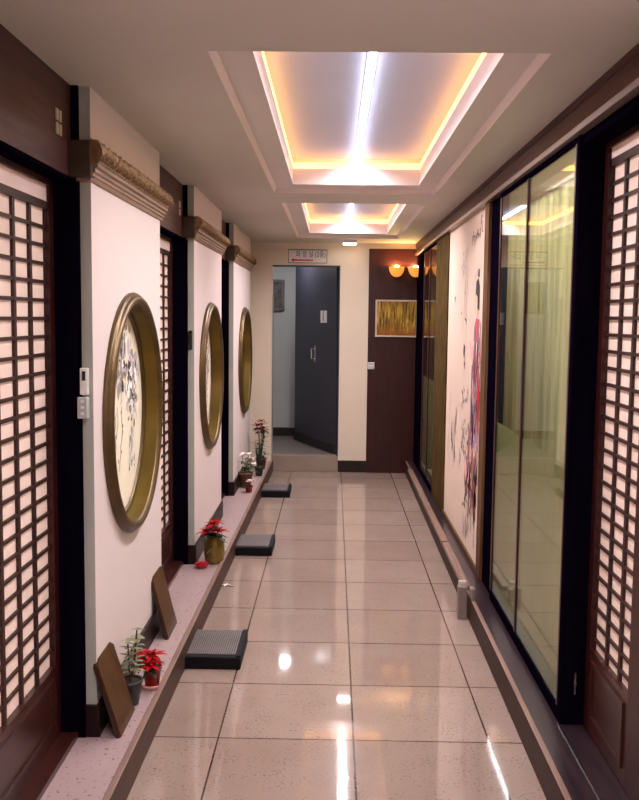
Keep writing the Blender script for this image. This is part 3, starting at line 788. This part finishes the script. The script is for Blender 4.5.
# ------------------------------------------------------------------ foot steps
def rubber_step():
    e = empty('foot_step', (0, 0, 0))
    s = local(); s.box(-.125, .125, -.175, .175, 0, .058); s.build('body', MT['rubber'], e, .006)
    s = local(); s.box(-.118, .1, -.15, .165, .058, .0605)
    s.build('mat', mat('step_mat', sr(64, 54, 54), .6), e)
    s = local(); n = 0
    for i in range(22):
        for j in range(30):
            x = -.112 + i*.0098; y = -.144 + j*.0103; s.box(x, x+.0055, y, y+.0055, .0605, .0625)
    s.build('grip_studs', mat('stud_grey', sr(132, 122, 122), .5), e)
    s = local(); s.box(.104, .124, -.17, .17, .058, .064); s.build('edge_lip', MT['rubber'], e, .002)
    return e
st = rubber_step()
for k, (x, y) in enumerate(((-.516, 4.03), (-.506, 5.94), (-.483, 7.86))):
    o = st if k == 0 else copy_tree(st)
    o.location = (x, y, 0)
    tag(o, ['black studded foot step on the tiles nearest the viewer, against the left kerb', 'black foot step, middle of the three against the left kerb', 'black foot step farthest down the corridor against the left kerb'][k], 'foot step', 'black foot steps along the kerb')

# ------------------------------------------------------------------ leaning boards
def board(y0, y1, zt, label, xb=-.712):
    e = empty('wooden_board', (xb, (y0+y1)/2, LZ), label, 'board', 'brown boards leaning on the wall')
    W = y1-y0; H = math.hypot(zt-LZ, xb-XL-.004); lean = math.atan2(xb-XL-.004, zt-LZ)
    Mx = Matrix.Rotation(-lean, 4, 'Y')
    c = .03
    def P(poly_, x0, x1, name, m):
        s = local(); n0 = 0
        for x in (x0, x1):
            for (y, z) in poly_: s.v.append(tuple(Mx @ Vector((x, y, z))))
        k = len(poly_); s.face(list(range(k))[::-1]); s.face([k+i for i in range(k)])
        for i in range(k): s.face([i, (i+1) % k, k+(i+1) % k, k+i])
        s.build(name, m, e, .0015)
    shape = [(-W/2, 0), (W/2, 0), (W/2, H-.02), (W/2-.03, H), (-W/2+.03, H), (-W/2, H-.02)]
    P(shape, -.018, -.006, 'back_panel', MT['boardedge']); P([(y*.97, z*.985+.003) for y, z in shape], -.006, .0, 'face_panel', MT['board'])
board(2.985, 3.21, .372, 'brown wooden board leaning on the near left pier beside the potted plants')
board(3.94, 4.17, .385, 'brown wooden board leaning at the far corner of the near left pier', -.722)

# ------------------------------------------------------------------ plants
def pot(e, r, h, m, saucer=None, taper=.75):
    s = local(); s.smooth = True
    s.lathe([(0, .006), (r*taper, .006), (r*.98, h*.86), (r*1.06, h*.87), (r*1.08, h), (r*.98, h), (r*.92, h*.88)], seg=28); s.build('pot', m, e)
    s = local(); s.lathe([(0, h*.9), (r*.95, h*.9)], seg=20); s.build('soil', MT['soil'], e)
    if saucer:
        s = local(); s.smooth = True; s.lathe([(0, 0), (r*1.15, 0), (r*1.4, .016), (r*1.34, .018), (r*1.1, .005), (0, .005)], seg=28); s.build('saucer', saucer, e)
def rosette(mb, c, n, L, W, r, tilt=(.1, .7), bend=.25):
    for i in range(n):
        a = 2*math.pi*i/n + r.uniform(-.3, .3); t = r.uniform(*tilt)
        d = Vector((math.cos(a)*math.cos(t), math.sin(a)*math.cos(t), math.sin(t)))
        mb.leaf(c, d, (0, 0, 1), L*r.uniform(.8, 1.1), W, bend)
def poinsettia(x, y, z, label, h, spread, r, potr=.04, poth=.075, potm=None, saucer=None, n=4, cat='potted plant', nm='potted_poinsettia'):
    e = empty(nm, (x, y, z), label, cat)
    if potm: pot(e, potr, poth, potm, saucer)
    stm = local(); gr = local(); rd = local(); yl = local(); gr.smooth = rd.smooth = True
    for i in range(n):
        a = 2*math.pi*i/n + .6; rr = spread*(.0 if i == 0 else .55); hx = h*(1 if i == 0 else r.uniform(.75, .95))
        top = Vector((rr*math.cos(a), rr*math.sin(a), hx))
        stm.tube([(0, 0, poth*.85), (top.x*.5, top.y*.5, (poth+hx)/2), tuple(top)], .0028)
        rosette(gr, top - Vector((0, 0, .018)), 6, spread*.8, spread*.32, r, (-.3, .2))
        rosette(rd, top, 7, spread*.85, spread*.34, r, (-.05, .45)); rosette(rd, top+Vector((0, 0, .004)), 5, spread*.55, spread*.25, r, (.3, .9))
        yl = local(); yl.smooth = True; yl.lathe([(0, .0), (.004, .003), (0, .008)], c=tuple(top+Vector((0, 0, .004))), seg=8); yl.build('flower_centre', MT['jargold'], e)
    stm.build('stem', MT['stem'], e); gr.build('leaves', MT['darkgreen'], e); rd.build('red_bracts', MT['red'], e)
    return e
r1 = random.Random(3)
# near pair: silver-leaved plant in a dark bowl, poinsettia in a red pot
poinsettia(-.695, 3.43, LZ, 'small red poinsettia in a red pot on a pink saucer, on the near ledge', .125, .072, r1, .036, .085, MT['redpot'], MT['pinksaucer'], 3)
e = empty('potted_plant', (-.745, 3.265, LZ), 'silver-green leafy plant in a dark bowl beside the near red poinsettia', 'potted plant')
pot(e, .045, .095, MT['clay'])
sg = local(); lv = local(); lv.smooth = True
for sx_, sy_ in ((.012, .02), (.0, -.015), (.018, .0)):
    top = Vector((sx_*1.5, sy_*2, .285 - abs(sy_)*2)); pts = [Vector((0, 0, .08)), Vector((sx_, sy_, .16)), top]
    sg.tube([tuple(p) for p in pts], .003)
    for t in range(5):
        f_ = t/4; c = pts[0].lerp(top, .3+.7*f_); rosette(lv, c, 4, .044*(1.1-.4*f_), .020, r1, (.0, .5), .2)
sg.build('stem', MT['stem'], e); lv.build('leaves', MT['silverleaf'], e)

# middle: jar with poinsettia, red foil pot, trailing plant
e = poinsettia(-.688, 5.235, LZ, 'bright red poinsettia in an olive-gold jar on the ledge below the middle pier', .235, .085, r1, .05, .16, None, None, 4)
s = local(); s.smooth = True
s.lathe([(0, .002), (.045, .002), (.056, .02), (.060, .07), (.058, .12), (.048, .15), (.05, .165), (.045, .165), (.044, .15), (0, .145)], seg=32); s.build('jar', MT['jargold'], e)
for i in range(9):
    s = local(); s.smooth = True; a = r1.uniform(0, 6.3); z = r1.uniform(.04, .13); s.leaf((.062*math.cos(a), .062*math.sin(a), z), (-math.sin(a)*.6, math.cos(a)*.6, .6), (math.cos(a), math.sin(a), 0), .045, .012, .1); s.build('relief_leaf', MT['silverleaf'], e)
e = empty('red_dish', (-.745, 5.115, LZ), 'small crumpled red foil dish on the ledge in front of the olive-gold jar', 'dish')
s = local(); s.smooth = True
pf = []
for i in range(32):
    a = 2*math.pi*i/32; w_ = 1+.10*math.sin(a*6)
    for rr, z in ((.0, .004), (.022, .004), (.034*w_, .022), (.040*w_, .030), (.036*w_, .026), (.02, .010), (.0, .010)): s.v.append((rr*math.cos(a), rr*math.sin(a), z))
for i in range(32):
    j = (i+1) % 32
    for t in range(6): s.face([i*7+t, j*7+t, j*7+t+1, i*7+t+1])
s.build('foil_dish', MT['redfoil'], e)
s = local(); s.smooth = True; s.lathe([(0, .01), (.022, .012), (.024, .024), (.0, .034)], seg=16); s.build('red_filling', MT['red'], e)
e = empty('potted_plant', (-.655, 5.36, LZ), 'small pale trailing plant in a white pot beside the olive-gold jar', 'potted plant')
pot(e, .022, .05, MT['petal'])
lv = local(); lv.smooth = True
for t in range(6): rosette(lv, Vector((r1.uniform(-.015, .015), r1.uniform(-.02, .02), .05+.012*t)), 4, .035, .014, r1, (-.4, .6))
lv.build('leaves', MT['silverleaf'], e)
e = empty('dried_flower', (-.606, 5.10, 0), 'tiny pale dried flower sprig lying on the floor beside the left kerb', 'dried flower')
lv = local(); lv.smooth = True
rosette(lv, Vector((0, 0, .006)), 7, .028, .012, r1, (.0, .5)); lv.leaf((0, 0, .004), (1, -.2, .05), (0, 0, 1), .05, .008, .0)
lv.build('petals', MT['petal'], e)
s = local(); s.tube([(-.03, .01, .003), (.0, .0, .006), (.05, -.015, .003)], .0018); s.build('stem', MT['stem'], e)

# far: white flowers, brown pot; tall plant beyond
e = empty('potted_plant', (-.735, 7.62, LZ), 'bunch of white blossoms in a brown pot on the ledge by the far pier', 'potted plant')
pot(e, .06, .13, MT['brownpot'])
lv = local(); fw = local(); lv.smooth = fw.smooth = True; sg = local()
for i in range(13):
    a = r1.uniform(0, 6.28); rr = r1.uniform(.0, .07); z = .17+r1.uniform(0, .15); c = Vector((rr*math.cos(a)+.02, rr*math.sin(a), z))
    sg.tube([(0, 0, .1), tuple(c)], .002); rosette(fw, c, 8, .04, .026, r1, (.1, .9), .2); rosette(lv, c-Vector((0, 0, .05)), 4, .05, .02, r1, (-.4, .3))
sg.build('stem', MT['stem'], e); lv.build('leaves', MT['green'], e); fw.build('blossoms', MT['petal'], e)
e = empty('potted_plant', (-.685, 7.40, LZ), 'low red and pale pink flowers in a small red pot just before the white blossoms', 'potted plant')
pot(e, .032, .055, MT['redpot'])
fw = local(); fw.smooth = True; lv = local(); lv.smooth = True
for i in range(6): rosette(fw, Vector((r1.uniform(-.03, .04), r1.uniform(-.04, .04), .075+r1.uniform(0, .03))), 7, .03, .018, r1, (.1, .8))
for i in range(4): rosette(lv, Vector((r1.uniform(-.02, .02), r1.uniform(-.02, .02), .06)), 5, .045, .018, r1, (-.2, .4))
fw.build('blossoms', MT['pinkpetal'], e); lv.build('leaves', MT['darkgreen'], e)
e = poinsettia(-.675, 8.55, LZ, 'tall dark-leaved plant with red flowers at the far end of the left ledge', .46, .085, r1, .05, .11, MT['brownpot'], None, 4, 'potted plant', 'potted_plant')
lv = local(); lv.smooth = True
for t in range(16): rosette(lv, Vector((r1.uniform(-.03, .03), r1.uniform(-.03, .03), .13+.018*t)), 4, .075, .026, r1, (-.3, .7))
lv.build('lower_leaves', MT['green'], e)
e = empty('potted_plant', (-.665, 8.18, LZ), 'narrow upright spiky dark plant in front of the tall red-flowered plant', 'potted plant')
pot(e, .04, .09, MT['clay'])
lv = local(); lv.smooth = True
for t in range(14):
    a = r1.uniform(0, 6.28); lv.leaf((0, 0, .08), (.3*math.cos(a), .3*math.sin(a), 1), (math.cos(a), math.sin(a), .2), r1.uniform(.15, .27), .02, .15)
lv.build('leaves', MT['darkgreen'], e)
